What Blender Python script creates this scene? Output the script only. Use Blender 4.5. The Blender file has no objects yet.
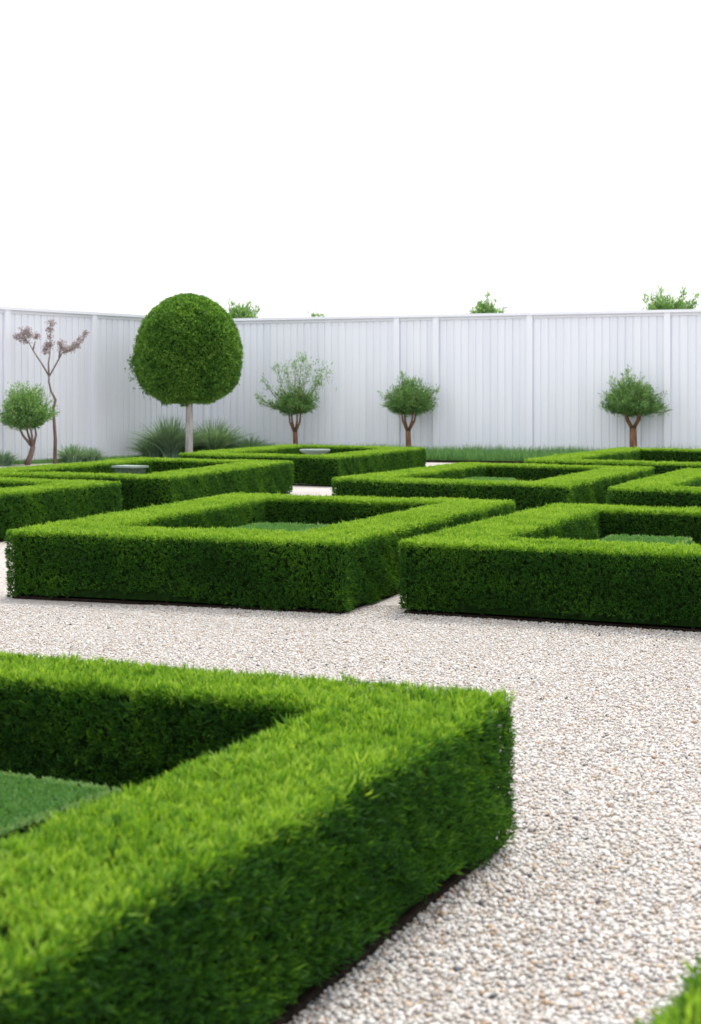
import bpy, math, random
import numpy as np
from mathutils import Vector, noise as mnoise

SC = bpy.context.scene
COL = SC.collection
R = math.radians
rng = np.random.default_rng(11)
random.seed(11)

# ------------------------------------------------------------ camera
CAM_H = 1.30
F = 1550.0
cam_d = bpy.data.cameras.new('camera')
cam = bpy.data.objects.new('camera', cam_d)
COL.objects.link(cam)
cam.location = (0, 0, CAM_H)
cam.rotation_euler = (R(90), 0, 0)
cam_d.sensor_width = 36.0
cam_d.lens = F * 36.0 / 1024.0
cam_d.shift_y = -112.0 / 1024.0
cam_d.clip_start = 0.05
cam_d.clip_end = 3000
cam_d.dof.use_dof = True
cam_d.dof.focus_distance = 9.6
cam_d.dof.aperture_fstop = 5.0
SC.camera = cam

# ------------------------------------------------------------ overcast sky + soft sun
SUN_EL, SUN_AZ = 60.0, 28.0       # azimuth measured clockwise from +Y (view direction)
w = bpy.data.worlds.new('World')
SC.world = w
w.use_nodes = True
nt = w.node_tree
nt.nodes.clear()
out = nt.nodes.new('ShaderNodeOutputWorld')
bg = nt.nodes.new('ShaderNodeBackground')
bg.inputs['Strength'].default_value = 0.1
sky = nt.nodes.new('ShaderNodeTexSky')
sky.sky_type = 'NISHITA'
sky.sun_disc = False
sky.sun_elevation = R(SUN_EL)
sky.sun_rotation = R(SUN_AZ)
sky.dust_density = 6.0
tc = nt.nodes.new('ShaderNodeTexCoord')
sx = nt.nodes.new('ShaderNodeSeparateXYZ')
nt.links.new(tc.outputs['Generated'], sx.inputs[0])
rp = nt.nodes.new('ShaderNodeValToRGB')
rp.color_ramp.elements[0].position = 0.0
rp.color_ramp.elements[0].color = (0.60, 0.605, 0.62, 1)
rp.color_ramp.elements[1].position = 1.0
rp.color_ramp.elements[1].color = (0.72, 0.725, 0.74, 1)
nt.links.new(sx.outputs['Z'], rp.inputs[0])
vm = nt.nodes.new('ShaderNodeVectorMath')
vm.operation = 'SCALE'
vm.inputs['Scale'].default_value = 18.5
nt.links.new(rp.outputs[0], vm.inputs[0])
mx = nt.nodes.new('ShaderNodeMix')
mx.data_type = 'RGBA'
mx.inputs[0].default_value = 0.88
nt.links.new(sky.outputs[0], mx.inputs[6])
nt.links.new(vm.outputs[0], mx.inputs[7])
nt.links.new(mx.outputs[2], bg.inputs['Color'])
nt.links.new(bg.outputs[0], out.inputs['Surface'])

sun_d = bpy.data.lights.new('sun', 'SUN')
sun_d.energy = 2.9
sun_d.angle = R(22)
sun_d.color = (1.0, 0.965, 0.90)
sun = bpy.data.objects.new('sun', sun_d)
COL.objects.link(sun)
to_sun = Vector((math.sin(R(SUN_AZ)) * math.cos(R(SUN_EL)), math.cos(R(SUN_AZ)) * math.cos(R(SUN_EL)), math.sin(R(SUN_EL))))
sun.rotation_euler = (-to_sun).to_track_quat('-Z', 'Y').to_euler()
sun.location = (10, 5, 20)

SC.view_settings.view_transform = 'Standard'
SC.view_settings.look = 'None'
SC.view_settings.gamma = 1.0
SC.view_settings.exposure = 0.44
SC.view_settings.use_curve_mapping = False
SC.render.engine = 'CYCLES'
SC.cycles.max_bounces = 8
SC.cycles.diffuse_bounces = 4
SC.cycles.transmission_bounces = 4

# ------------------------------------------------------------ helpers
def P(px, py, z=0.0):
    """point of the photo at height z -> world"""
    d = F * (CAM_H - z) / (py - 400.0)
    return np.array([(px - 350.5) * d / F, d])

def PD(px, py, d):
    return np.array([(px - 350.5) * d / F, d, CAM_H - (py - 400.0) * d / F])

def tag(o, label=None, cat=None, group=None, kind=None):
    if label: o['label'] = label
    if cat: o['category'] = cat
    if group: o['group'] = group
    if kind: o['kind'] = kind
    return o

def empty(name, loc=(0, 0, 0)):
    o = bpy.data.objects.new(name, None)
    o.empty_display_size = 0.2
    o.location = loc
    COL.objects.link(o)
    return o

class MB:
    """collects quads / triangles with per-vertex tone, links them as one mesh"""
    def __init__(s):
        s.v = []; s.f4 = []; s.f3 = []; s.t = []; s.m4 = []; s.m3 = []; s.n = 0
    def add(s, v, f4=None, f3=None, tone=0.5, mat=0):
        v = np.asarray(v, float).reshape(-1, 3)
        s.v.append(v)
        tt = np.full(len(v), tone) if np.isscalar(tone) else np.asarray(tone, float)
        s.t.append(tt)
        if f4 is not None and len(f4):
            f = np.asarray(f4, int) + s.n; s.f4.append(f); s.m4.append(np.full(len(f), mat))
        if f3 is not None and len(f3):
            f = np.asarray(f3, int) + s.n; s.f3.append(f); s.m3.append(np.full(len(f), mat))
        s.n += len(v)
    def box(s, x0, x1, y0, y1, z0, z1, M=None, tone=.5, mat=0, taper=0):
        v = np.array([[x, y, z] for z in (z0, z1) for y in (y0, y1) for x in (x0, x1)], float)
        if M is not None: v = M(v)
        f = [[0, 2, 3, 1], [4, 5, 7, 6], [0, 1, 5, 4], [2, 6, 7, 3], [0, 4, 6, 2], [1, 3, 7, 5]]
        s.add(v, f4=f, tone=tone, mat=mat)
    def tube(s, pts, rad, seg=8, tone=.5, mat=0):
        pts = [Vector(p) for p in pts]
        vs = []; n = len(pts)
        for i, p in enumerate(pts):
            d = (pts[min(i + 1, n - 1)] - pts[max(i - 1, 0)]).normalized()
            a = d.orthogonal().normalized() if i == 0 else (a - d * a.dot(d)).normalized()
            b = d.cross(a)
            for k in range(seg):
                t = 2 * math.pi * k / seg
                rr = rad[i] * (1 + .10 * math.sin(3 * t + i * 1.3))
                vs.append(p + (a * math.cos(t) + b * math.sin(t)) * rr)
        fs = [[i * seg + k, i * seg + (k + 1) % seg, (i + 1) * seg + (k + 1) % seg, (i + 1) * seg + k]
              for i in range(n - 1) for k in range(seg)]
        c0 = len(vs); vs += [pts[0], pts[-1]]
        f3 = [[c0, (k + 1) % seg, k] for k in range(seg)] + [[c0 + 1, (n - 1) * seg + k, (n - 1) * seg + (k + 1) % seg] for k in range(seg)]
        s.add(np.array([list(v) for v in vs]), f4=fs, f3=f3, tone=tone, mat=mat)
    def blades(s, p, d, L, W, tone, mat=0, wide=0.45, tipgain=0.12):
        """kite shaped leaves: n roots p, unit directions d"""
        n = len(p)
        if n == 0: return
        r = rng.normal(size=(n, 3))
        side = np.cross(d, r); side /= np.linalg.norm(side, axis=1)[:, None] + 1e-9
        nr = np.cross(d, side)
        L = np.broadcast_to(L, n)[:, None]; W = np.broadcast_to(W, n)[:, None]
        mid = p + d * L * wide
        v = np.empty((n, 4, 3))
        v[:, 0] = p
        v[:, 1] = mid + side * W * .5 + nr * W * .12
        v[:, 2] = p + d * L - nr * L * .08
        v[:, 3] = mid - side * W * .5 + nr * W * .12
        t = np.empty((n, 4)); tone = np.broadcast_to(tone, n)
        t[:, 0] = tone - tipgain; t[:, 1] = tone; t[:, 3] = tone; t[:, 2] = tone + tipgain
        s.add(v.reshape(-1, 3), f4=np.arange(n * 4).reshape(n, 4), tone=t.reshape(-1), mat=mat)
    def build(s, name, mats, parent=None, smooth=False):
        V = np.concatenate(s.v); T = np.concatenate(s.t)
        me = bpy.data.meshes.new(name)
        f4 = np.concatenate(s.f4) if s.f4 else np.zeros((0, 4), int)
        f3 = np.concatenate(s.f3) if s.f3 else np.zeros((0, 3), int)
        m = np.concatenate(s.m4 + s.m3)
        li = np.concatenate([f4.reshape(-1), f3.reshape(-1)])
        starts = np.concatenate([np.arange(len(f4)) * 4, len(f4) * 4 + np.arange(len(f3)) * 3])
        off = np.zeros(3)
        if parent is not None and parent.type == 'EMPTY':
            off = np.array(parent.location)
        me.vertices.add(len(V)); me.vertices.foreach_set('co', (V - off).astype(np.float32).reshape(-1))
        me.loops.add(len(li)); me.loops.foreach_set('vertex_index', li.astype(np.int32))
        me.polygons.add(len(starts)); me.polygons.foreach_set('loop_start', starts.astype(np.int32))
        me.polygons.foreach_set('material_index', m.astype(np.int32))
        me.polygons.foreach_set('use_smooth', np.full(len(starts), smooth))
        at = me.attributes.new('tone', 'FLOAT', 'POINT'); at.data.foreach_set('value', T.astype(np.float32))
        me.update(calc_edges=True)
        for mm in (mats if isinstance(mats, (list, tuple)) else [mats]): me.materials.append(mm)
        o = bpy.data.objects.new(name, me)
        COL.objects.link(o)
        if parent is not None: o.parent = parent
        return o

def unit(a):
    return a / (np.linalg.norm(a, axis=-1, keepdims=True) + 1e-9)

def wob(x, y, z, s=1.0, seed=0.0):
    """cheap smooth noise, about -1..1"""
    a = np.sin(x * 2.1 * s + seed) * np.sin(y * 1.7 * s + 1.3 + seed * .7) + np.sin((x + y) * 3.9 * s + z * 5.1 * s + seed * 1.9) * .6
    b = np.sin(x * 8.3 * s - y * 5.7 * s + seed) * .35 + np.sin(y * 11.1 * s + z * 9.3 * s + x * 4.1 * s) * .3
    return (a + b) / 1.7

# ------------------------------------------------------------ materials
def new_mat(name):
    m = bpy.data.materials.new(name); m.use_nodes = True
    n = m.node_tree; n.nodes.clear()
    o = n.nodes.new('ShaderNodeOutputMaterial')
    return m, n, o

def ramp(n, stops, interp='LINEAR'):
    r = n.nodes.new('ShaderNodeValToRGB'); cr = r.color_ramp; cr.interpolation = interp
    while len(cr.elements) < len(stops): cr.elements.new(0.5)
    for e, (p, c) in zip(cr.elements, stops): e.position = p; e.color = (*c, 1)
    return r

def leaf_mat(name, stops, trans=0.35, rough=0.5, spec=0.25, tcol=(1.25, 1.15, .5)):
    m, n, o = new_mat(name)
    a = n.nodes.new('ShaderNodeAttribute'); a.attribute_name = 'tone'
    r = ramp(n, stops); n.links.new(a.outputs['Fac'], r.inputs[0])
    b = n.nodes.new('ShaderNodeBsdfPrincipled')
    b.inputs['Roughness'].default_value = rough
    b.inputs['Specular IOR Level'].default_value = spec
    n.links.new(r.outputs[0], b.inputs['Base Color'])
    t = n.nodes.new('ShaderNodeBsdfTranslucent')
    mu = n.nodes.new('ShaderNodeVectorMath'); mu.operation = 'MULTIPLY'
    mu.inputs[1].default_value = tcol
    n.links.new(r.outputs[0], mu.inputs[0]); n.links.new(mu.outputs[0], t.inputs[0])
    mix = n.nodes.new('ShaderNodeMixShader'); mix.inputs[0].default_value = trans
    n.links.new(b.outputs[0], mix.inputs[1]); n.links.new(t.outputs[0], mix.inputs[2])
    n.links.new(mix.outputs[0], o.inputs[0])
    return m

def simple_mat(name, col, rough=.7, nscale=20, namt=.25, bump=.0, spec=.3, stretch=(1, 1, 1), col2=None):
    m, n, o = new_mat(name)
    b = n.nodes.new('ShaderNodeBsdfPrincipled'); n.links.new(b.outputs[0], o.inputs[0])
    b.inputs['Roughness'].default_value = rough; b.inputs['Specular IOR Level'].default_value = spec
    t = n.nodes.new('ShaderNodeTexCoord'); mp = n.nodes.new('ShaderNodeMapping'); mp.inputs['Scale'].default_value = stretch
    n.links.new(t.outputs['Object'], mp.inputs[0])
    no = n.nodes.new('ShaderNodeTexNoise'); no.inputs['Scale'].default_value = nscale; no.inputs['Detail'].default_value = 6
    n.links.new(mp.outputs[0], no.inputs['Vector'])
    c = np.array(col)
    r = ramp(n, [(.3, tuple(c * (1 - namt))), (.7, tuple(col2) if col2 else tuple(np.minimum(c * (1 + namt), .95)))])
    n.links.new(no.outputs['Fac'], r.inputs[0]); n.links.new(r.outputs[0], b.inputs['Base Color'])
    if bump:
        bp = n.nodes.new('ShaderNodeBump'); bp.inputs['Strength'].default_value = bump; bp.inputs['Distance'].default_value = .01
        n.links.new(no.outputs['Fac'], bp.inputs['Height']); n.links.new(bp.outputs[0], b.inputs['Normal'])
    return m

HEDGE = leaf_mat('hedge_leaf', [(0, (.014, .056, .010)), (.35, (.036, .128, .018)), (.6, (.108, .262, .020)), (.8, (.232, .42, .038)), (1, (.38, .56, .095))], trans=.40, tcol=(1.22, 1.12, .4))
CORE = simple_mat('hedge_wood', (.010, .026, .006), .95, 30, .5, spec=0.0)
PAD = leaf_mat('pad_leaf', [(0, (.04, .14, .035)), (.5, (.10, .26, .065)), (1, (.30, .44, .20))], trans=.3)
TOPI = leaf_mat('topiary_leaf', [(0, (.02, .07, .012)), (.4, (.06, .175, .028)), (.7, (.18, .37, .055)), (1, (.34, .54, .12))], trans=.38, spec=.35, rough=.4)
SHRUB = leaf_mat('shrub_leaf', [(0, (.06, .15, .05)), (.5, (.17, .34, .12)), (1, (.38, .56, .26))], trans=.42, rough=.45)
PLUM = leaf_mat('plum_leaf', [(0, (.27, .23, .22)), (.5, (.38, .33, .33)), (1, (.52, .46, .46))], trans=.3, tcol=(1.1, .9, .9))
GRASS = leaf_mat('grass_blade', [(0, (.04, .12, .04)), (.5, (.11, .27, .085)), (1, (.24, .42, .16))], trans=.3)
REED = leaf_mat('reed_blade', [(0, (.06, .15, .09)), (.5, (.17, .29, .18)), (1, (.34, .48, .32))], trans=.3)
BARK = simple_mat('bark_red', (.20, .105, .06), .85, 14, .45, .6, stretch=(1, 1, .25))
BARKG = simple_mat('bark_grey', (.40, .39, .37), .85, 12, .35, .6, stretch=(1, 1, .25))
BARKD = simple_mat('bark_dull', (.17, .12, .10), .85, 14, .4, .5, stretch=(1, 1, .3))
EDGE = simple_mat('edging_board', (.020, .015, .012), .95, 25, .5, .4, spec=.05)
SOIL = simple_mat('soil', (.035, .024, .017), .95, 60, .6, .8)
STONE = simple_mat('pale_stone', (.21, .27, .23), .75, 30, .15, .3)

STONED = simple_mat('mossy_stone', (.05, .085, .05), .9, 30, .4, .3)
def fence_mat():
    m, n, o = new_mat('white_paint')
    b = n.nodes.new('ShaderNodeBsdfPrincipled'); n.links.new(b.outputs[0], o.inputs[0])
    b.inputs['Roughness'].default_value = .5
    t = n.nodes.new('ShaderNodeTexCoord'); mp = n.nodes.new('ShaderNodeMapping'); mp.inputs['Scale'].default_value = (4, 4, .3)
    n.links.new(t.outputs['Object'], mp.inputs[0])
    no = n.nodes.new('ShaderNodeTexNoise'); no.inputs['Scale'].default_value = 1.6; no.inputs['Detail'].default_value = 8
    n.links.new(mp.outputs[0], no.inputs['Vector'])
    a = n.nodes.new('ShaderNodeAttribute'); a.attribute_name = 'tone'
    ad = n.nodes.new('ShaderNodeMath'); ad.operation = 'MULTIPLY_ADD'; ad.inputs[1].default_value = .5
    n.links.new(a.outputs['Fac'], ad.inputs[0])
    h = n.nodes.new('ShaderNodeMath'); h.operation = 'MULTIPLY'; h.inputs[1].default_value = .5
    n.links.new(no.outputs['Fac'], h.inputs[0]); n.links.new(h.outputs[0], ad.inputs[2])
    r = ramp(n, [(.25, (.72, .745, .82)), (.55, (.80, .825, .895)), (.8, (.83, .85, .91))])
    n.links.new(ad.outputs[0], r.inputs[0]); n.links.new(r.outputs[0], b.inputs['Base Color'])
    return m
PAINT = fence_mat()

PEB = [(0, (.55, .525, .50)), (.34, (.48, .445, .41)), (.54, (.60, .59, .585)), (.68, (.44, .36, .285)), (.79, (.50, .48, .475)),
       (.91, (.39, .28, .19)), (.945, (.33, .31, .30)), (.982, (.11, .11, .12))]
def pebble_mat():
    m, n, o = new_mat('pebble')
    b = n.nodes.new('ShaderNodeBsdfPrincipled'); n.links.new(b.outputs[0], o.inputs[0])
    b.inputs['Roughness'].default_value = .55; b.inputs['Specular IOR Level'].default_value = .3
    a = n.nodes.new('ShaderNodeAttribute'); a.attribute_name = 'tone'
    r = ramp(n, PEB, 'CONSTANT'); n.links.new(a.outputs['Fac'], r.inputs[0])
    n.links.new(r.outputs[0], b.inputs['Base Color'])
    return m
PEBBLE = pebble_mat()

def gravel_mat():
    m, n, o = new_mat('gravel')
    b = n.nodes.new('ShaderNodeBsdfPrincipled'); n.links.new(b.outputs[0], o.inputs[0])
    b.inputs['Roughness'].default_value = .8; b.inputs['Specular IOR Level'].default_value = .2
    t = n.nodes.new('ShaderNodeTexCoord')
    v = n.nodes.new('ShaderNodeTexVoronoi'); v.inputs['Scale'].default_value = 85
    n.links.new(t.outputs['Object'], v.inputs['Vector'])
    sp = n.nodes.new('ShaderNodeSeparateColor'); n.links.new(v.outputs['Color'], sp.inputs[0])
    r = ramp(n, PEB, 'CONSTANT'); n.links.new(sp.outputs[0], r.inputs[0])
    # large patches: dustier / cleaner stones
    no = n.nodes.new('ShaderNodeTexNoise'); no.inputs['Scale'].default_value = 1.1; no.inputs['Detail'].default_value = 7
    n.links.new(t.outputs['Object'], no.inputs['Vector'])
    r2 = ramp(n, [(.3, (.74, .725, .73)), (.7, (.88, .87, .88))]); n.links.new(no.outputs['Fac'], r2.inputs[0])
    mu = n.nodes.new('ShaderNodeVectorMath'); mu.operation = 'MULTIPLY'
    n.links.new(r.outputs[0], mu.inputs[0]); n.links.new(r2.outputs[0], mu.inputs[1])
    n.links.new(mu.outputs[0], b.inputs['Base Color'])
    iv = n.nodes.new('ShaderNodeMath'); iv.operation = 'SUBTRACT'; iv.inputs[0].default_value = 1
    n.links.new(v.outputs['Distance'], iv.inputs[1])
    bp = n.nodes.new('ShaderNodeBump'); bp.inputs['Strength'].default_value = .8; bp.inputs['Distance'].default_value = .008
    n.links.new(iv.outputs[0], bp.inputs['Height']); n.links.new(bp.outputs[0], b.inputs['Normal'])
    return m
GRAVEL = gravel_mat()

# ------------------------------------------------------------ ground
g = MB()
g.add([[-600, -60, 0], [600, -60, 0], [600, 900, 0], [-600, 900, 0]], f4=[[0, 1, 2, 3]])
tag(g.build('ground', GRAVEL), 'pale pink and white gravel ground between the hedges', kind='structure')

# ------------------------------------------------------------ fences
FH = 3.21
CORN = np.array([(208 - 350.5) * 36.6 / F, 36.6])
dR = unit(np.array([10.73, -4.0])); dL = unit(np.array([-3.8, -4.9]))

def s_at(px, p0, d):
    k = (px - 350.5) / F
    return (k * p0[1] - p0[0]) / (d[0] - k * d[1])

def build_fence(p0, d, posts, label, flip):
    nrm = np.array([-d[1], d[0]])
    if np.dot(nrm, -p0) < 0: nrm = -nrm          # towards the garden
    root = empty('panel_fence', (p0[0], p0[1], 0))
    tag(root, label, 'fence', 'white board fences round the garden')
    def M(v):
        o = np.empty_like(v)
        o[:, 0] = p0[0] + d[0] * v[:, 0] + nrm[0] * v[:, 1]
        o[:, 1] = p0[1] + d[1] * v[:, 0] + nrm[1] * v[:, 1]
        o[:, 2] = v[:, 2]
        return o
    for i, s in enumerate(posts):
        b = MB(); hw = .065; b.box(s - hw, s + hw, -.06, .062 + (.004 if flip else 0), 0, FH - (.005 if flip else .003), M, tone=.75)
        b.build('post', PAINT, root)
    for a, c in zip(posts[:-1], posts[1:]):
        b = MB()
        x0, x1 = a + .065, c - .065
        n = max(2, round((x1 - x0) / .172)); per = (x1 - x0) / n
        prof = []
        for k in range(n):
            x = x0 + k * per; j = random.uniform(-.004, .004)
            prof += [(x + .001, -.018), (x + .026, -.018), (x + .030, .002 + j), (x + .075, .004 + j), (x + .078, .001 + j), (x + .081, .004 + j), (x + per - .004, .002 + j)]
        prof.append((x1, -.018))
        z1 = FH - .125
        vs = M(np.array([[x, y, z] for x, y in prof for z in (.02, z1)]))
        tn = np.repeat([random.uniform(.35, .7) for _ in range(n + 1)], 14)[:len(vs)]
        b.add(vs, f4=[[2 * k, 2 * k + 2, 2 * k + 3, 2 * k + 1] for k in range(len(prof) - 1)], tone=tn)
        b.box(x0, x1, -.05, -.022, .02, z1, M, tone=.5)
        b.build('panel', PAINT, root)
        r = MB(); r.box(x0 + .001, x1 - .001, -.045, .022, FH - .124, FH - .062, M, tone=.6)
        r.build('rail', PAINT, root)
    r = MB(); r.box(posts[0] - .05, posts[-1] + .08, -.085, .085, FH - .06, FH + (.003 if flip else 0), M, tone=.85)
    r.build('cap_rail', PAINT, root)
    return root

pr = [.0] + [s_at(x, CORN, dR) for x in (397, 436.5, 530, 667.5)]
pr += [pr[-1] + 3.1, pr[-1] + 6.2, pr[-1] + 9.3]
build_fence(CORN, dR, pr, 'long white board fence running behind the garden to the right', False)
pl = [.10, s_at(93, CORN, dL), s_at(6, CORN, dL)]
pl += [pl[-1] + 2.8, pl[-1] + 5.6, pl[-1] + 8.4, pl[-1] + 11.2]
build_fence(CORN, dL, pl, 'white board fence angled along the left side behind the plum sapling', True)

# ------------------------------------------------------------ hedges
HZ = .45
def offset_quad(Q, ts):
    """inner quad: each edge i (Q[i]->Q[i+1], ccw) moved inwards by ts[i]"""
    L = []
    for i in range(4):
        a, b = Q[i], Q[(i + 1) % 4]; e = unit(b - a); n = np.array([-e[1], e[0]])
        L.append((a + n * ts[i], e))
    out = []
    for i in range(4):
        (p, e), (q, f) = L[i - 1], L[i]
        A = np.array([[e[0], -f[0]], [e[1], -f[1]]])
        s = np.linalg.solve(A, q - p); out.append(p + e * s[0])
    return out

def keep_mask(p):
    """thin what the lens cannot see"""
    d = np.maximum(p[:, 1], .4); px = 350.5 + F * p[:, 0] / d
    py = 400 + F * (CAM_H - p[:, 2]) / d
    off = (px < -60) | (px > 760) | (py > 1120) | (p[:, 1] < .5)
    return ~off | (rng.random(len(p)) < .3)

def tufts(mb, pos, nrm, nb, L, W, tone, up, spread=.42, mat=0):
    n = len(pos)
    tv = .115 if L > .0255 and W < .006 else .075
    td = unit(nrm + up[:, None] * np.array([0, 0, 1.0]) + rng.normal(size=(n, 3)) * .38)
    P_ = np.repeat(pos, nb, 0) + rng.normal(size=(n * nb, 3)) * L * .18
    D_ = unit(np.repeat(td, nb, 0) + rng.normal(size=(n * nb, 3)) * spread)
    long_ = np.repeat(np.where(rng.random(n) < .02, 1.7, 1.0) * rng.uniform(.8, 1.15, n), nb)
    T_ = np.repeat(tone + rng.normal(size=n) * tv, nb) + rng.normal(size=n * nb) * .08
    mb.blades(P_, D_, L * long_ * rng.uniform(.7, 1.2, n * nb), W * rng.uniform(.7, 1.25, n * nb), T_, mat)

def make_hedge(Q, ts, dens, L, W, label, gap=0.0, seed=0., HZ=HZ, name='box_hedge', mat=None, group='clipped square box hedges on the gravel', tone0=.45, edging=True):
    """Q: outer corners (xy) FL FR BR BL; dens: tufts / m2"""
    c = sum(Q) / 4
    root = empty(name, (c[0], c[1], 0))
    tag(root, label, 'hedge', group)
    ins = .010
    Qo = offset_quad(Q, [ins] * 4)
    Qi = offset_quad(Q, [t - ins for t in ts])
    mb = MB()
    nb = 6
    rad = .024
    zt = HZ - .012
    # top trapezoids
    for i in range(4):
        a, b, bb, aa = Qo[i], Qo[(i + 1) % 4], Qi[(i + 1) % 4], Qi[i]
        area = .5 * (np.linalg.norm(b - a) + np.linalg.norm(bb - aa)) * (ts[i] - 2 * ins)
        n = int(area * dens * 1.15)
        u = rng.random(n); v = rng.random(n)
        p = (a[None] * (1 - u[:, None]) + b[None] * u[:, None]) * (1 - v[:, None]) + (aa[None] * (1 - u[:, None]) + bb[None] * u[:, None]) * v[:, None]
        dist = v * (ts[i] - 2 * ins); dist = np.minimum(dist, (ts[i] - 2 * ins) - dist)
        drop = np.where(dist < rad, rad - np.sqrt(np.maximum(rad**2 - (rad - dist)**2, 0)), 0)
        z = zt - drop * .6 + .006 * wob(p[:, 0] * 2, p[:, 1] * 2, 0, 1.5, seed) + .006 * wob(p[:, 0], p[:, 1], 0, .7, seed + 3)
        e = unit(b - a); nout = np.array([e[1], -e[0]])
        sgn = np.where(v < .5, 1., -1.) * np.clip(1 - dist / rad, 0, 1) * .7
        N = np.stack([nout[0] * sgn, nout[1] * sgn, np.ones(n)], 1)
        z = z - rng.random(n)**2 * .03 + .006 * wob(p[:, 0] * 9, p[:, 1] * 9, 0, 2.1, seed)
        pos = np.column_stack([p, z]); k = keep_mask(pos); pos = pos[k]; N = N[k]
        hole = wob(pos[:, 0] * 7, pos[:, 1] * 7, 0, 1.6, seed + 4)
        k = (hole > -.85) | (rng.random(len(pos)) < .6); pos = pos[k]; N = N[k]
        tn = tone0 + .07 * wob(pos[:, 0], pos[:, 1], 0, 2.2, seed) + .06 * wob(pos[:, 0] * 8, pos[:, 1] * 8, 0, 2.3, seed) + .31  # top tufts paler: fresh growth, plus overhead light put into the leaf tone
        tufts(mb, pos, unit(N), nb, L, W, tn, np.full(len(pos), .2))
    # sides
    for QQ, sg in ((Qo, 1), (Qi, -1)):
        for i in range(4):
            a, b = QQ[i], QQ[(i + 1) % 4]
            ln = np.linalg.norm(b - a); n = int(ln * HZ * dens * (1.0 if L > .0255 and W < .006 else 1.25))
            e = unit(b - a); nout = np.array([e[1], -e[0]]) * sg
            u = rng.random(n) * ln; z = rng.random(n) ** .95 * (zt - .008) + .008
            zb = gap * ((.35 if gap > .05 else 1.1) + (.9 if gap > .05 else .3) * wob(a[0] + e[0] * u, a[1] + e[1] * u, 0, 1.3, seed + 2)) + .010 + .014 * np.abs(wob(u * 4, u * 2, 0, 2, seed + 5)) + .01 * wob(u * 9, u * 5, 0, 1, seed)
            zb = np.where(np.minimum(u, ln - u) < .35, np.minimum(zb, .03), zb)
            k = (z > zb); u = u[k]; z = z[k]; n = len(u)
            de = np.minimum(u, ln - u)
            bulge = .012 * wob(a[0] + e[0] * u * .6, a[1] + e[1] * u * .6, z, 1.1, seed + 7) + .013 * wob(a[0] + e[0] * u * 1.5, a[1] + e[1] * u * 1.5, z * 3, 1.6, seed) - np.clip(1 - (zt - z) / rad, 0, 1)**2 * .02
            bulge -= np.clip(1 - de / rad, 0, 1)**2 * .02 * sg
            bulge -= np.clip(1 - z / .1, 0, 1)**2 * .008
            xy = a[None] + e[None] * u[:, None] + nout[None] * bulge[:, None]
            N = np.column_stack([np.tile(nout, (n, 1)), np.clip(1 - (zt - z) / rad, 0, 1) * .8])
            pos = np.column_stack([xy, z]); k = keep_mask(pos); pos = pos[k]; N = N[k]
            hole = wob((pos[:, 0] + pos[:, 1]) * 9, pos[:, 1] * 6, pos[:, 2] * 9, 1.2, seed + 9)
            k = (hole > (-.75 if L > .0255 and W < .006 else -.95)) | (rng.random(len(pos)) < .6); pos = pos[k]; N = N[k]
            tn = tone0 + .13 * wob(pos[:, 0], pos[:, 1], pos[:, 2], 2.6, seed) - .13 + .36 * np.clip(1 - (zt - pos[:, 2]) / .04, 0, 1)  # sides toned down, rim paler: shaded-side contrast painted into the leaf tone
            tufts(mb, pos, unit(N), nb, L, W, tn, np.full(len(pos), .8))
    # woody core
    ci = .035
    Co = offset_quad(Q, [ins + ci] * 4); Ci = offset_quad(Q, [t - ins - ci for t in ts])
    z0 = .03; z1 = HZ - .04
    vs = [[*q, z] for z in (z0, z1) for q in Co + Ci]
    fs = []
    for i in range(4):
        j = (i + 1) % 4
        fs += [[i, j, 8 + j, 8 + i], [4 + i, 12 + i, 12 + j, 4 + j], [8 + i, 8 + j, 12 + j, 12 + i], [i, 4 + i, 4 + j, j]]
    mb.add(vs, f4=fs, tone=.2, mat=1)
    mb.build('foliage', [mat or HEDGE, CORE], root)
    # stems under the skirt
    if edging:
        st = None
        Cm = offset_quad(Q, [t * .5 for t in ts]); Cf = offset_quad(Q, [.12] * 4)
        for i in range(4):
            a, b = Cf[i], Cf[(i + 1) % 4]; ln = np.linalg.norm(b - a)
            step = .42 if gap > .05 else .6
            for k in range(int(ln / step)):
                q = a + (b - a) * ((k + .5 + random.uniform(-.48, .48)) * step / ln)
                if st is None or random.random() < .2:
                    s_ = MB()
                    s_.tube([(c[0], c[1], 0), (c[0] + .01, c[1] + .005, .07), (c[0] - .005, c[1] + .01, .13), (c[0] + .02, c[1], .22)], [.010, .008, .007, .005], 6)
                    s_.tube([(c[0], c[1], .05), (c[0] - .03, c[1] + .01, .12), (c[0] - .05, c[1], .2)], [.006, .005, .003], 5)
                    st = s_.build('stem', BARKD, root, True); o = st
                else:
                    o = st.copy(); COL.objects.link(o); o.parent = root
                o.location = (q[0] - c[0], q[1] - c[1], 0); o.rotation_euler.z = random.uniform(0, 6.28)
        # dark edging board round the foot and the soil
        ed = MB()
        for ring in (offset_quad(Q, [.035] * 4), ):
            r2 = offset_quad(ring, [.02] * 4)
            n = 4
            vs = [[*q, z] for z in (0.0, .018) for q in ring + r2]
            fs = []
            for i in range(4):
                j = (i + 1) % 4
                fs += [[4 + i, 8 + 4 + i, 8 + 4 + j, 4 + j], [8 + i, 8 + j, 12 + j, 12 + i], [i, j, 8 + j, 8 + i]]
            ed.add(vs, f4=fs)
        ed.build('edging', EDGE, root)
        so = MB(); A = offset_quad(Q, [.055] * 4); B = offset_quad(Q, [t * .8 for t in ts])
        so.add([[*q, .006] for q in A + B], f4=[[i, (i + 1) % 4, 4 + (i + 1) % 4, 4 + i] for i in range(4)])
        tag(so.build('soil_bed', SOIL), kind='structure')
    return root

def T(px, py): return P(px, py, HZ)

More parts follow.
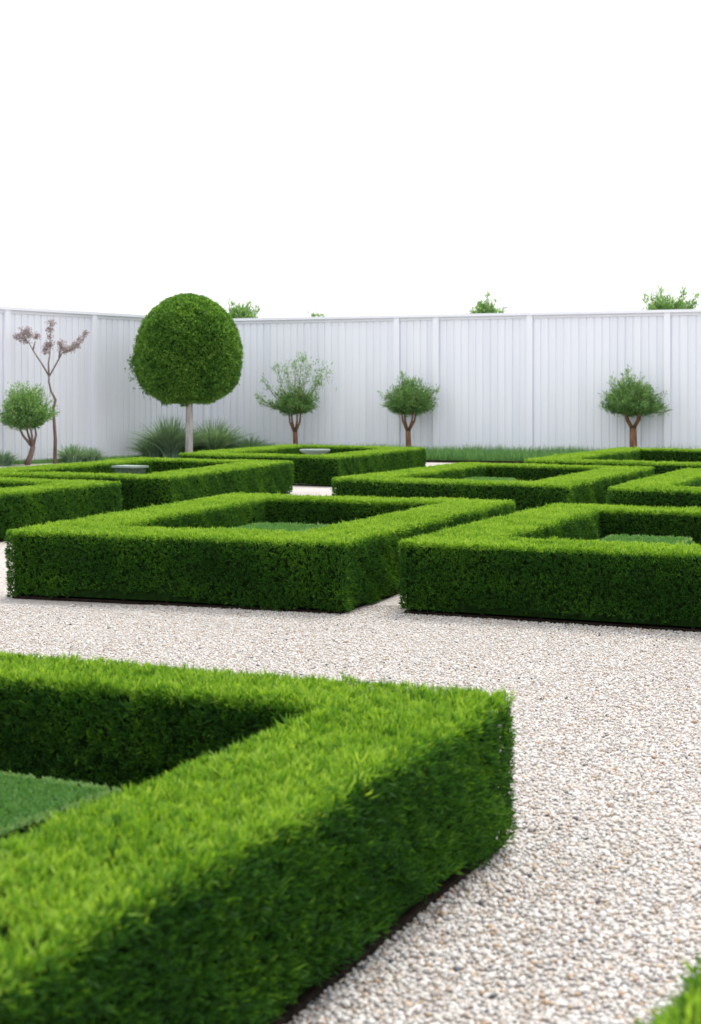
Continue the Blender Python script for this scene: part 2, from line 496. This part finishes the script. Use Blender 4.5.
def solid_pad(Q, z1, label, dens, L, W):
    """low clipped block in the middle of a square"""
    c = sum(Q) / 4
    root = empty('clipped_block', (c[0], c[1], 0))
    tag(root, label, 'shrub', 'low clipped blocks inside the hedges')
    mb = MB()
    area = np.linalg.norm(Q[1] - Q[0]) * np.linalg.norm(Q[2] - Q[1]); n = int(area * dens)
    u, v = rng.random((2, n)); 
    p = (Q[0][None] * (1 - u[:, None]) + Q[1][None] * u[:, None]) * (1 - v[:, None]) + (Q[3][None] * (1 - u[:, None]) + Q[2][None] * u[:, None]) * v[:, None]
    rim = np.minimum(np.minimum(u, 1 - u), np.minimum(v, 1 - v)) < .03
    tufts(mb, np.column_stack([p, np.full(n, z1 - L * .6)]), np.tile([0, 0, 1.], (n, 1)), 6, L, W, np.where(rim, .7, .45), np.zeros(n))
    for i in range(4):
        a, b = Q[i], Q[(i + 1) % 4]; ln = np.linalg.norm(b - a); n = int(ln * z1 * dens); e = unit(b - a)
        u = rng.random(n) * ln; z = rng.random(n) * (z1 - .02)
        xy = a[None] + e[None] * u[:, None]
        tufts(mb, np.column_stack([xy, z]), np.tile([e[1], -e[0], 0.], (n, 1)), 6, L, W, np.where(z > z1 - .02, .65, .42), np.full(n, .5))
    q = offset_quad(Q, [.01] * 4); vs = [[*a, z] for z in (.0, z1 - L * .7) for a in q]
    mb.add(vs, f4=[[4, 5, 6, 7]] + [[i, (i + 1) % 4, 4 + (i + 1) % 4, 4 + i] for i in range(4)], mat=1)
    mb.build('foliage', [PAD, CORE], root)
    return root

# near hedge, bottom left
BR = T(516, 693); ub = unit(np.array([-2.21, 1.0])); vb = unit(np.array([.50, 1.0])); vb = unit(vb - ub * np.dot(ub, vb))
BL = BR + ub * 3.3; FR = BR - vb * 4.5; FL = BL - vb * 4.5
NEAR = [FL, FR, BR, BL]
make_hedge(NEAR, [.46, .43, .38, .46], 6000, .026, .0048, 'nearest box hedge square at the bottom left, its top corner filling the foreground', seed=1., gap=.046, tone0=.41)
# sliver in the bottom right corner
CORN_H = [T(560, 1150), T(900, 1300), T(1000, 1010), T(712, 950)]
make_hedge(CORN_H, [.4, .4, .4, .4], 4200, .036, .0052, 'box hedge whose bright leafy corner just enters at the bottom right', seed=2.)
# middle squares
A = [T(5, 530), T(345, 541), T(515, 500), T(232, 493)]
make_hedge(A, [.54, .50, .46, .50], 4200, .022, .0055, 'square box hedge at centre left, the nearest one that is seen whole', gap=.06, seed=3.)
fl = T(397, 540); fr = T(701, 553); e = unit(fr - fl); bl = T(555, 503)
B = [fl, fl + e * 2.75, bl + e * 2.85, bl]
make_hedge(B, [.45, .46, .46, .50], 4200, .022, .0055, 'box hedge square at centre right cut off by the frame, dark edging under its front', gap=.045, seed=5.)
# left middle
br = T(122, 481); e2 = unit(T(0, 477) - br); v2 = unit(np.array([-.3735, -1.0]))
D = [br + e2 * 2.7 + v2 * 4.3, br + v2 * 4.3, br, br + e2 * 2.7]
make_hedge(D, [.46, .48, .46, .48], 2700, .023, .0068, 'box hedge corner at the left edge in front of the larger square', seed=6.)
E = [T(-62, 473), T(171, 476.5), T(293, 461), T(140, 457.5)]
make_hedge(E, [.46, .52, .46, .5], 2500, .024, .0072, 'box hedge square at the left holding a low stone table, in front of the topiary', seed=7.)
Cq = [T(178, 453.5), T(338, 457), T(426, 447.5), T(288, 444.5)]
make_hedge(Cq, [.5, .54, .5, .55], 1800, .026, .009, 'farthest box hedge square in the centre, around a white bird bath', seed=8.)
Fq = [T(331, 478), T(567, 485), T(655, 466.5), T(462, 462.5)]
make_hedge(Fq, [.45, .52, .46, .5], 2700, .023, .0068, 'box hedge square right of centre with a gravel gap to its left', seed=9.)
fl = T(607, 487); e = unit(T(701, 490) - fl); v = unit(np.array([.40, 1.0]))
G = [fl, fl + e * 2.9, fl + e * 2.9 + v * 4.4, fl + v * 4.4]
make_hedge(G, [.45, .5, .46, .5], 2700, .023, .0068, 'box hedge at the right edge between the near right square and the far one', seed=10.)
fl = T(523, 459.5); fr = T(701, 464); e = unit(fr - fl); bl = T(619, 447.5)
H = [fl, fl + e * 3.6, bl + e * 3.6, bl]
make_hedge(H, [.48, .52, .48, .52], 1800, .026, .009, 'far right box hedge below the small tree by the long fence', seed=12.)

# low clipped blocks in the middles
def PZ(px, py, z): return P(px, py, z)
a, b = PZ(0, 771, .33), PZ(90, 784, .33); e = unit(b - a); nn = np.array([e[1], -e[0]])
solid_pad([a - e * .55 + nn * .95, b + e * .10 + nn * .95, b + e * .10, a - e * .55], .33, 'low pale green clipped block inside the nearest hedge', 14000, .011, .0042)
def mk_pad(px0, py0, px1, py1, z, depth, label, dens, L, W):
    a, b = PZ(px0, py0, z), PZ(px1, py1, z); v = unit(np.array([-.38, -1.0])) * depth
    solid_pad([a + v, b + v, b, a], z, label, dens, L, W)
mk_pad(262, 522.5, 330, 525, .33, 1.3, 'low pale green clipped block inside the centre left hedge', 3000, .02, .007)
mk_pad(613, 534.5, 692, 537.5, .33, 1.0, 'low pale green clipped block inside the centre right hedge', 3000, .02, .007)
mk_pad(476, 477, 516, 478.5, .40, 1.0, 'small low clipped block inside the hedge right of centre', 1800, .024, .009)

# bird bath and slab
def lathe(mb, c, prof, seg=28, **k):
    vs = [[c[0] + r * math.cos(2 * math.pi * j / seg), c[1] + r * math.sin(2 * math.pi * j / seg), z] for r, z in prof for j in range(seg)]
    fs = [[i * seg + j, i * seg + (j + 1) % seg, (i + 1) * seg + (j + 1) % seg, (i + 1) * seg + j] for i in range(len(prof) - 1) for j in range(seg)]
    mb.add(vs, f4=fs, **k)
c = P(315, 449.3, .49)
rt = empty('bird_bath', (c[0], c[1], 0)); tag(rt, 'round white bird bath in the middle of the farthest hedge square', 'bird bath')
m = MB(); lathe(m, c, [(.001, .45), (.19, .455), (.225, .485), (.25, .49), (.25, .465), (.2, .43), (.06, .40), (.001, .40)]); m.build('basin', STONE, rt, True)
m = MB(); lathe(m, c, [(.001, .40), (.06, .40), (.045, .33), (.05, .12), (.09, .06), (.14, .05), (.14, 0), (.001, 0)]); m.build('pedestal', STONE, rt, True)
a, b = P(119, 464.6, .445), P(157, 465.8, .445); e = unit(b - a); nn = np.array([e[1], -e[0]]); cc = (a + b) / 2 + nn * .15
rt = empty('stone_table', (cc[0], cc[1], 0)); tag(rt, 'low flat grey stone table standing inside the left hedge square', 'table')
Mf = lambda v_: np.column_stack([cc[0] + e[0] * v_[:, 0] - nn[0] * v_[:, 1], cc[1] + e[1] * v_[:, 0] - nn[1] * v_[:, 1], v_[:, 2]])
m = MB(); m.box(-.20, .20, -.14, .14, .42, .445, Mf); m.build('table_top', STONE, rt)
m = MB(); m.box(-.17, .17, -.11, .11, 0, .42, Mf); m.build('base', STONED, rt)

# ------------------------------------------------------------ pebbles (close gravel)
ico = []
ph = (1 + 5**.5) / 2
for s1 in (-1, 1):
    for s2 in (-1, 1):
        ico += [(0, s1, s2 * ph), (s1, s2 * ph, 0), (s2 * ph, 0, s1)]
ico = unit(np.array(ico, float))
from itertools import combinations
dmin = min(np.linalg.norm(a - b) for a, b in combinations(ico, 2)) * 1.05
fac = []
for i, j, k in combinations(range(12), 3):
    if max(np.linalg.norm(ico[i] - ico[j]), np.linalg.norm(ico[j] - ico[k]), np.linalg.norm(ico[i] - ico[k])) < dmin:
        nrm = np.cross(ico[j] - ico[i], ico[k] - ico[i])
        fac.append((i, j, k) if np.dot(nrm, ico[i]) > 0 else (i, k, j))
fac = np.array(fac)
def inside(q, Q):
    ok = np.ones(len(q), bool)
    for i in range(4):
        a, b = Q[i], Q[(i + 1) % 4]
        ok &= ((b[0] - a[0]) * (q[:, 1] - a[1]) - (b[1] - a[1]) * (q[:, 0] - a[0])) > 0
    return ok
n0 = 520000
q = np.column_stack([rng.uniform(-3.2, 3.4, n0), rng.uniform(2.6, 9.8, n0)])
k = np.abs(q[:, 0]) < .235 * q[:, 1] + .35
dens = np.interp(q[:, 1], [2.6, 5, 10], [.85, .9, .75])
k &= rng.random(n0) < dens
for Q in (NEAR, CORN_H, A, B): k &= ~inside(q, offset_quad(Q, [.035] * 4))
q = q[k]; n = len(q)
print('pebbles', n)
r = rng.gamma(9, .00066, n) * np.interp(q[:, 1], [3, 10], [1.02, .68])
r = np.clip(r, .0025, .0125)
sc3 = np.column_stack([r * rng.uniform(.85, 1.2, n), r * rng.uniform(.75, 1.05, n), r * rng.uniform(.6, .85, n)])
v = ico[None] * rng.uniform(.9, 1.1, (n, 12, 1)) * sc3[:, None, :]
tx, tz = rng.normal(0, .2, n), rng.uniform(0, 6.283, n)
y = v[:, :, 1] * np.cos(tx)[:, None] - v[:, :, 2] * np.sin(tx)[:, None]
z = v[:, :, 1] * np.sin(tx)[:, None] + v[:, :, 2] * np.cos(tx)[:, None]
x = v[:, :, 0] * np.cos(tz)[:, None] - y * np.sin(tz)[:, None]
y = v[:, :, 0] * np.sin(tz)[:, None] + y * np.cos(tz)[:, None]
V = np.stack([x + q[:, 0:1], y + q[:, 1:2], z + (sc3[:, 2] * .35 + rng.uniform(0, .0035, n))[:, None]], 2)
pb = MB()
pb.add(V.reshape(-1, 3), f3=(fac[None] + (np.arange(n) * 12)[:, None, None]).reshape(-1, 3), tone=np.repeat(rng.random(n), 12))
tag(pb.build('gravel', PEBBLE, smooth=True), 'loose white cream and tan pebbles covering the near path', 'gravel', kind='stuff')

# ------------------------------------------------------------ grass along the fence, reed clumps
def grass_patch(a, b, wd, n, h0, h1, name, mat, label, cat, W=.012, kind=None, group=None, lean=.35):
    a, b = np.array(a), np.array(b); e = unit(b - a); nn = np.array([e[1], -e[0]]); ln = np.linalg.norm(b - a)
    if np.dot(nn, -a) < 0: nn = -nn
    u = rng.random(n) * ln; v = rng.random(n) * wd
    p = a[None] + e[None] * u[:, None] + nn[None] * v[:, None]
    d = unit(np.column_stack([rng.normal(size=(n, 2)) * lean, np.ones(n)]))
    m = MB()
    hh = rng.uniform(h0, h1, n) * (1 + .25 * wob(p[:, 0], p[:, 1], 0, 1.2))
    m.blades(np.column_stack([p, np.zeros(n)]), d, hh, W * rng.uniform(.6, 1.4, n), rng.normal(.5, .17, n) , 0, .35, .15)
    return tag(m.build(name, mat), label, cat, group, kind)
f1 = CORN + dR * .3; f2 = CORN + dR * 15
nR = np.array([dR[1], -dR[0]]); nR = nR if nR[1] < 0 else -nR
grass_patch(f1 + nR * .12, f2 + nR * .12, 2.1, 45000, .12, .36, 'grass', GRASS, 'strip of long green grass growing along the foot of the long fence', 'grass', kind='stuff')
l1 = CORN + dL * .3; l2 = CORN + dL * 12; nL = np.array([dL[1], -dL[0]]); nL = -nL if nL[0] < 0 else nL
grass_patch(l1 + nL * .12, l2 + nL * .12, .8, 9000, .04, .12, 'grass', GRASS, 'low thin grass along the foot of the left fence', 'grass', kind='stuff')
# dark kerb at the front of the grass strip
kb = MB()
a = f1 + nR * 2.25; b = f2 + nR * 2.25
kb.add([[*a, 0], [*b, 0], [*(b + nR * .05), 0], [*(a + nR * .05), 0], [*a, .05], [*b, .05], [*(b + nR * .05), .05], [*(a + nR * .05), .05]],
       f4=[[4, 5, 6, 7], [0, 1, 5, 4], [2, 3, 7, 6], [1, 2, 6, 5], [3, 0, 4, 7]])
tag(kb.build('grass_kerb', EDGE), kind='structure')

def reed(px, d, rad, h, n, label, cat='ornamental grass'):
    c = np.array([(px - 350.5) * d / F, d])
    m = MB()
    for i in range(n):
        az = rng.uniform(0, 6.283); ln = h * rng.uniform(.6, 1.1); sp = rad * rng.uniform(.1, 1.0)
        o = np.array([math.cos(az), math.sin(az)])
        r0 = c + o * rng.uniform(0, .18)
        pts = []
        K = 5
        for k in range(K + 1):
            t = k / K
            z = ln * (1.25 * t - .55 * t * t * (sp / rad)); pts.append([*(r0 + o * sp * t**1.6), z])
        pts = np.array(pts); sd = np.array([-o[1], o[0], 0]) * .011
        tw = rng.normal(size=3) * .004
        vs = []
        for k in range(K + 1):
            wk = (1 - (k / K)**2) + .05
            vs += [pts[k] + (sd + tw) * wk, pts[k] - (sd + tw) * wk]
        t0 = rng.normal(.5, .2)
        m.add(vs, f4=[[2 * k, 2 * k + 1, 2 * k + 3, 2 * k + 2] for k in range(K)], tone=t0)
    return tag(m.build('ornamental_grass', REED), label, cat, 'blue green grass clumps by the fences')
reed(170, 34.0, .95, .80, 1100, 'arching blue green grass clump just left of the topiary trunk')
reed(214, 34.6, .95, .74, 1100, 'arching blue green grass clump just right of the topiary trunk')
reed(192, 35.2, .8, .55, 600, 'blue green grass clump behind the topiary trunk')
reed(152, 34.0, .6, .45, 500, 'lower grass clump leftmost of those round the topiary')
reed(250, 35.0, .7, .45, 400, 'lower grass clump between the topiary and the loose shrub tree')
reed(72, 31.9, .42, .36, 350, 'small grass tuft right of the thin plum sapling')
reed(91, 32.4, .35, .30, 250, 'smallest grass tuft by the left fence, farthest right of its pair')
reed(2, 30.6, .4, .28, 250, 'grass tuft at the far left under the left fence')

# ------------------------------------------------------------ topiary standard
d = 33.2
base = PD(189, 400 + F * CAM_H / d, d); base[2] = 0
root = empty('topiary_tree', tuple(base)); tag(root, 'large clipped round topiary tree on a straight pale trunk by the fence corner', 'tree')
m = MB(); m.tube([base + [0, 0, 0], base + [.01, 0, .5], base + [0, 0, 1.2], base + [.01, 0, 2.0]], [.085, .078, .072, .065], 12)
m.build('trunk', BARKG, root, True)
m = MB()
cz = PD(189, 352, d)[2]; cx = base[0] - .01; rx = 1.085
def crown_r(zn):   # zn -1..1 -> relative radius; rounded dome above, heavier shoulder, tucked bottom
    t = np.clip(zn, -1, 1)
    return np.where(t > 0, np.sqrt(np.maximum(1 - np.abs(t)**2.1, 0)), (.18 + .82 * np.sqrt(np.maximum(1 - np.abs(t)**2.9, 0))))
n = 34000
zn = rng.uniform(-1, 1, n); zn = np.where(rng.random(n) < .16, 1 - rng.random(n)**2 * .15, zn); bot = rng.random(n) < .12
az = rng.uniform(0, 6.283, n)
rr = crown_r(zn) * (1 - .025 * zn)
zn = np.where(bot, -.99 + rng.random(n) * .05, zn); rr = np.where(bot, np.sqrt(rng.random(n)) * .5, rr)
lump = 1 + .018 * wob(az * 2, zn * 4, 0, 1.5) 
zz = cz + np.where(zn > 0, zn * 1.17, zn * 1.05)
pos = np.column_stack([cx + np.cos(az) * rr * rx * lump, d + np.sin(az) * rr * rx * lump, zz])
N = np.column_stack([np.cos(az) * rr, np.sin(az) * rr, zn * .9]); N = unit(N)
tn = .42 + .12 * wob(pos[:, 0] * 2, pos[:, 1] * 2, pos[:, 2] * 2, 1.4)
tn = tn + np.where((np.abs(pos[:, 2] - cz + .12 + .25 * np.sin(az * 3)) < .10) & (rng.random(n) < .35), .3, 0)
pos = pos + N * rng.normal(0, .02, n)[:, None]
def leafset(m, pos, N, nb, L, W, tn, spread=.8, mat=0, up=.2):
    n = len(pos)
    Pp = np.repeat(pos, nb, 0) + rng.normal(size=(n * nb, 3)) * L * .4
    Dd = unit(np.repeat(N, nb, 0) + rng.normal(size=(n * nb, 3)) * spread + np.array([0, 0, up]))
    m.blades(Pp, Dd, L * rng.uniform(.6, 1.3, n * nb), W * rng.uniform(.7, 1.3, n * nb), np.repeat(tn + rng.normal(0, .12, n), nb) + rng.normal(0, .13, n * nb), mat, .5)
leafset(m, pos, N, 5, .038, .024, tn + .08, .62)
# unclipped wisps on the left and under the skirt
w_ = []
for px, py, s_ in ((139, 366, 1.2), (137, 360, .9), (142, 374, 1.2), (147, 385, .8), (150, 391, .5), (165, 401, .4), (184, 403, .4)):
    c0 = PD(px, py, d - .1)
    for _ in range(int(110 * s_)): w_.append(c0 + rng.normal(size=3) * np.array([.07, .1, .08]) * s_)
w_ = np.array(w_); leafset(m, w_, np.tile([-.4, 0, .4], (len(w_), 1)), 4, .06, .03, np.full(len(w_), .45), 1.0)
# inner mass
seg, rows = 28, 14
vs = []
for i in range(rows + 1):
    z_ = -1 + 2 * i / rows; r_ = float(crown_r(z_)) * rx * .93
    for j in range(seg):
        t = 2 * math.pi * j / seg; vs.append([cx + r_ * math.cos(t), d + r_ * math.sin(t), cz + (z_ * 1.10 if z_ > 0 else z_ * .96)])
m.add(vs, f4=[[i * seg + j, i * seg + (j + 1) % seg, (i + 1) * seg + (j + 1) % seg, (i + 1) * seg + j] for i in range(rows) for j in range(seg)] , mat=1)
m.build('crown', [TOPI, CORE], root)

# ------------------------------------------------------------ small trees
def small_tree(px, d, py_top, py_bot, px0, px1, fork_py, label, group, bark=BARK, leaf=SHRUB, seed=1, tw=.055, n=150, sprays=None, name='small_tree', lean=0., trunk_rad=None, flat=1.0, leafL=.075, leafW=.017):
    rs = np.random.default_rng(seed)
    base = np.array([(px - 350.5) * d / F, d, 0.0])
    root = empty(name, tuple(base)); tag(root, label, 'tree', group)
    zf = PD(0, fork_py, d)[2]; zt = PD(0, py_top, d)[2]; zb = PD(0, py_bot, d)[2]
    x0 = PD(px0, 0, d)[0]; x1 = PD(px1, 0, d)[0]
    C = np.array([(x0 + x1) / 2, d, zb + (zt - zb) * .42]); RX = (x1 - x0) / 2; RU = zt - C[2]; RD = C[2] - zb
    fork = np.array([base[0] + lean, d, zf])
    t = MB()
    t.tube([base, base + (fork - base) * .5 + [.015, 0, 0], fork], [tw * 1.15, tw * .95, tw * .85], 9)
    ends = []
    for k in range(4):
        a = k * 1.57 + .5; e = C + np.array([math.cos(a) * RX * (.26 + .13 * rs.random()), math.sin(a) * RX * .4, -RD * .35])
        mid = fork + (e - fork) * .5 + np.array([math.cos(a) * .05, math.sin(a) * .05, -.02])
        t.tube([fork - [0, 0, .03], mid, e, e + (e - fork) * .6 + [0, 0, .1]], [tw * .52, tw * .38, tw * .24, tw * .08], 7); ends.append(e)
    t.build('trunk', bark, root, True)
    m = MB()
    L_p = []; L_n = []; L_t = []
    for i in range(n):
        v = rs.normal(size=3); v /= np.linalg.norm(v)
        if v[2] < -.2: v[2] *= .45
        s = rs.uniform(.3, 1.0)**.5 * (rs.uniform(.85, 1.08) if rs.random() > .3 else rs.uniform(1.1, 1.32))
        e = C + v * np.array([RX, RX * .9 * flat, RU if v[2] > 0 else RD]) * s
        o = ends[int(rs.integers(4))] * .5 + C * .5 - [0, 0, RD * .3]
        bend = (o + e) / 2 + [0, 0, -.03]
        if i % 3 == 0: m.tube([o, bend, e], [.007, .005, .002], 4, tone=.1, mat=1)
        K = 20
        for k in range(K):
            tt = .35 + .65 * (k + rs.random()) / K
            p = (1 - tt)**2 * o + 2 * tt * (1 - tt) * bend + tt * tt * e
            L_p.append(p + rs.normal(size=3) * .028 * (1.35 - tt)); L_n.append(unit(e - o)); L_t.append(.42 + .16 * rs.normal() + .1 * v[2])
    if sprays:
        for (sx_, sy_, fat) in sprays:
            e = PD(sx_, sy_, d + rs.uniform(-.15, .15)); o = C - [0, 0, RD * .3]
            bend = (o + e) / 2 + [(e[0] - o[0]) * .12, 0, -.06]
            m.tube([o, bend, e], [.012, .008, .003], 5, tone=.1, mat=1)
            for k in range(int(34)):
                tt = .3 + .7 * (k + rs.random()) / 34
                p = (1 - tt)**2 * o + 2 * tt * (1 - tt) * bend + tt * tt * e
                L_p.append(p + rs.normal(size=3) * .028); L_n.append(unit(e - o)); L_t.append(.5 + .15 * rs.normal())
            for k in range(int(26 * fat)):
                L_p.append(e + rs.normal(size=3) * np.array([.06, .06, .09]) * fat); L_n.append(np.array([0, 0, 1.])); L_t.append(.55 + .15 * rs.normal())
    leafset(m, np.array(L_p), np.array(L_n), 3, leafL, leafW, np.array(L_t), .55)
    m.build('crown', [leaf, bark], root)
    return root
GT = 'small trees in front of the white fences'
small_tree(27, 31.0, 382, 437, 0, 54, 446, 'round bushy small tree with a curved trunk at the far left, beside the plum sapling', GT, BARKD, seed=3, tw=.06, lean=.12, n=300)
small_tree(295, 35.0, 386, 419, 275, 314, 432, 'loose open small tree with stray upright sprays, nearest the topiary', GT, BARK, seed=5, tw=.06, n=170,
           sprays=[(258, 397, .3), (264, 381, .3), (277, 369, .8), (287, 371, .8), (295, 366, 1.), (302, 359, 1.), (308, 371, 1.), (322, 374, 1.9), (317, 384, 1.), (262, 403, .3), (316, 398, .5), (271, 405, .3)])
small_tree(408, 34.2, 377, 421, 384, 435, 431, 'bushy small tree with a forked trunk, second from the right along the long fence', GT, BARK, seed=7, tw=.065, n=290, sprays=[(437, 389, .2), (402, 375, .2)])
small_tree(633, 32.6, 376, 423, 602, 663, 428, 'widest small tree with a reddish trunk, on the right by the long fence', GT, BARK, seed=9, tw=.085, n=340, sprays=[(628, 371, .2), (668, 411, .15)])

# thin plum sapling
d = 31.5
root = empty('plum_sapling', tuple(np.append(PD(55, 400, d)[:2], 0))); tag(root, 'thin crooked sapling with sparse dusky purple flower clusters against the left fence', 'tree')
m = MB()
Q_ = lambda x, y, dd=0: PD(x, y, d + dd)
gy = 400 + F * CAM_H / d
m.tube([Q_(55, gy), Q_(55.5, 440), Q_(54, 420), Q_(53.5, 408), Q_(55.5, 400), Q_(51, 391), Q_(49, 382), Q_(49, 375)], [.04, .036, .03, .028, .027, .022, .018, .016], 8)
for pts in ([(49, 376), (42, 364), (34, 352), (29, 343), (24, 339)], [(49, 376), (48.5, 364), (50, 352), (50, 338), (51, 324)], [(49.5, 376), (55, 366), (62, 353), (72, 349), (80, 343), (86, 333)], [(33, 350), (35, 342)], [(59, 358), (61, 344)]):
    n_ = len(pts); m.tube([Q_(*p, .1 * math.sin(i * 2)) for i, p in enumerate(pts)], [.015 * (1 - i / n_) + .004 for i in range(n_)], 6)
m.build('trunk', BARKD, root, True)
m = MB(); ps = []
for x_, y_, r_, k_ in ((18, 337, 2.6, 60), (23, 333, 3, 70), (27, 331, 2.4, 55), (24, 340, 3, 70), (30, 336, 1.8, 35), (36, 336, 2.6, 50), (51, 323, 2.6, 50), (50, 330, 2.6, 55), (50, 337, 2, 30), (49, 345, 3.4, 95), (46, 350, 2.4, 45), (61, 343, 2.6, 55), (60, 349, 2, 30), (66, 350, 2.6, 60), (72, 349, 2.2, 50), (77, 345, 2.8, 65), (80, 340, 2, 35), (84, 335, 1.6, 28), (86, 332, 1, 14)):
    for _ in range(int(k_ * .6)): ps.append(Q_(x_, y_) + rng.normal(size=3) * r_ * .0105 * np.array([1.2, 1.3, 1.2]))
ps = np.array(ps); leafset(m, ps, unit(rng.normal(size=(len(ps), 3))), 3, .05, .028, rng.normal(.45, .2, len(ps)), .8)
m.build('blossom', PLUM, root)

# ------------------------------------------------------------ tree tops beyond the fence
GB = 'tree tops showing over the long fence'
small_tree(241, 45, 304, 345, 224, 260, 372, 'leafy tree top peeping over the fence right behind the topiary', GB, BARKD, seed=21, tw=.08, n=240, leafL=.11, leafW=.035, sprays=[(231, 305, .2), (249, 304, .2), (257, 310, .2)], name='background_tree')
small_tree(485, 46, 302, 340, 466, 504, 372, 'leafy tree top over the middle of the long fence', GB, BARKD, seed=22, tw=.08, n=240, leafL=.11, leafW=.035, sprays=[(488, 296, .2)], name='background_tree')
small_tree(670, 45, 296, 345, 638, 700, 372, 'broadest leafy tree top over the fence at the far right', GB, BARKD, seed=23, tw=.10, n=420, leafL=.11, leafW=.035, sprays=[(645, 297, .2), (661, 291, .3), (683, 292, .3), (696, 296, .2)], name='background_tree')
small_tree(316, 47, 312, 345, 306, 326, 372, 'tiny tip of a tree barely above the fence left of its centre', GB, BARKD, seed=24, tw=.05, n=60, leafL=.11, leafW=.035, name='background_tree')
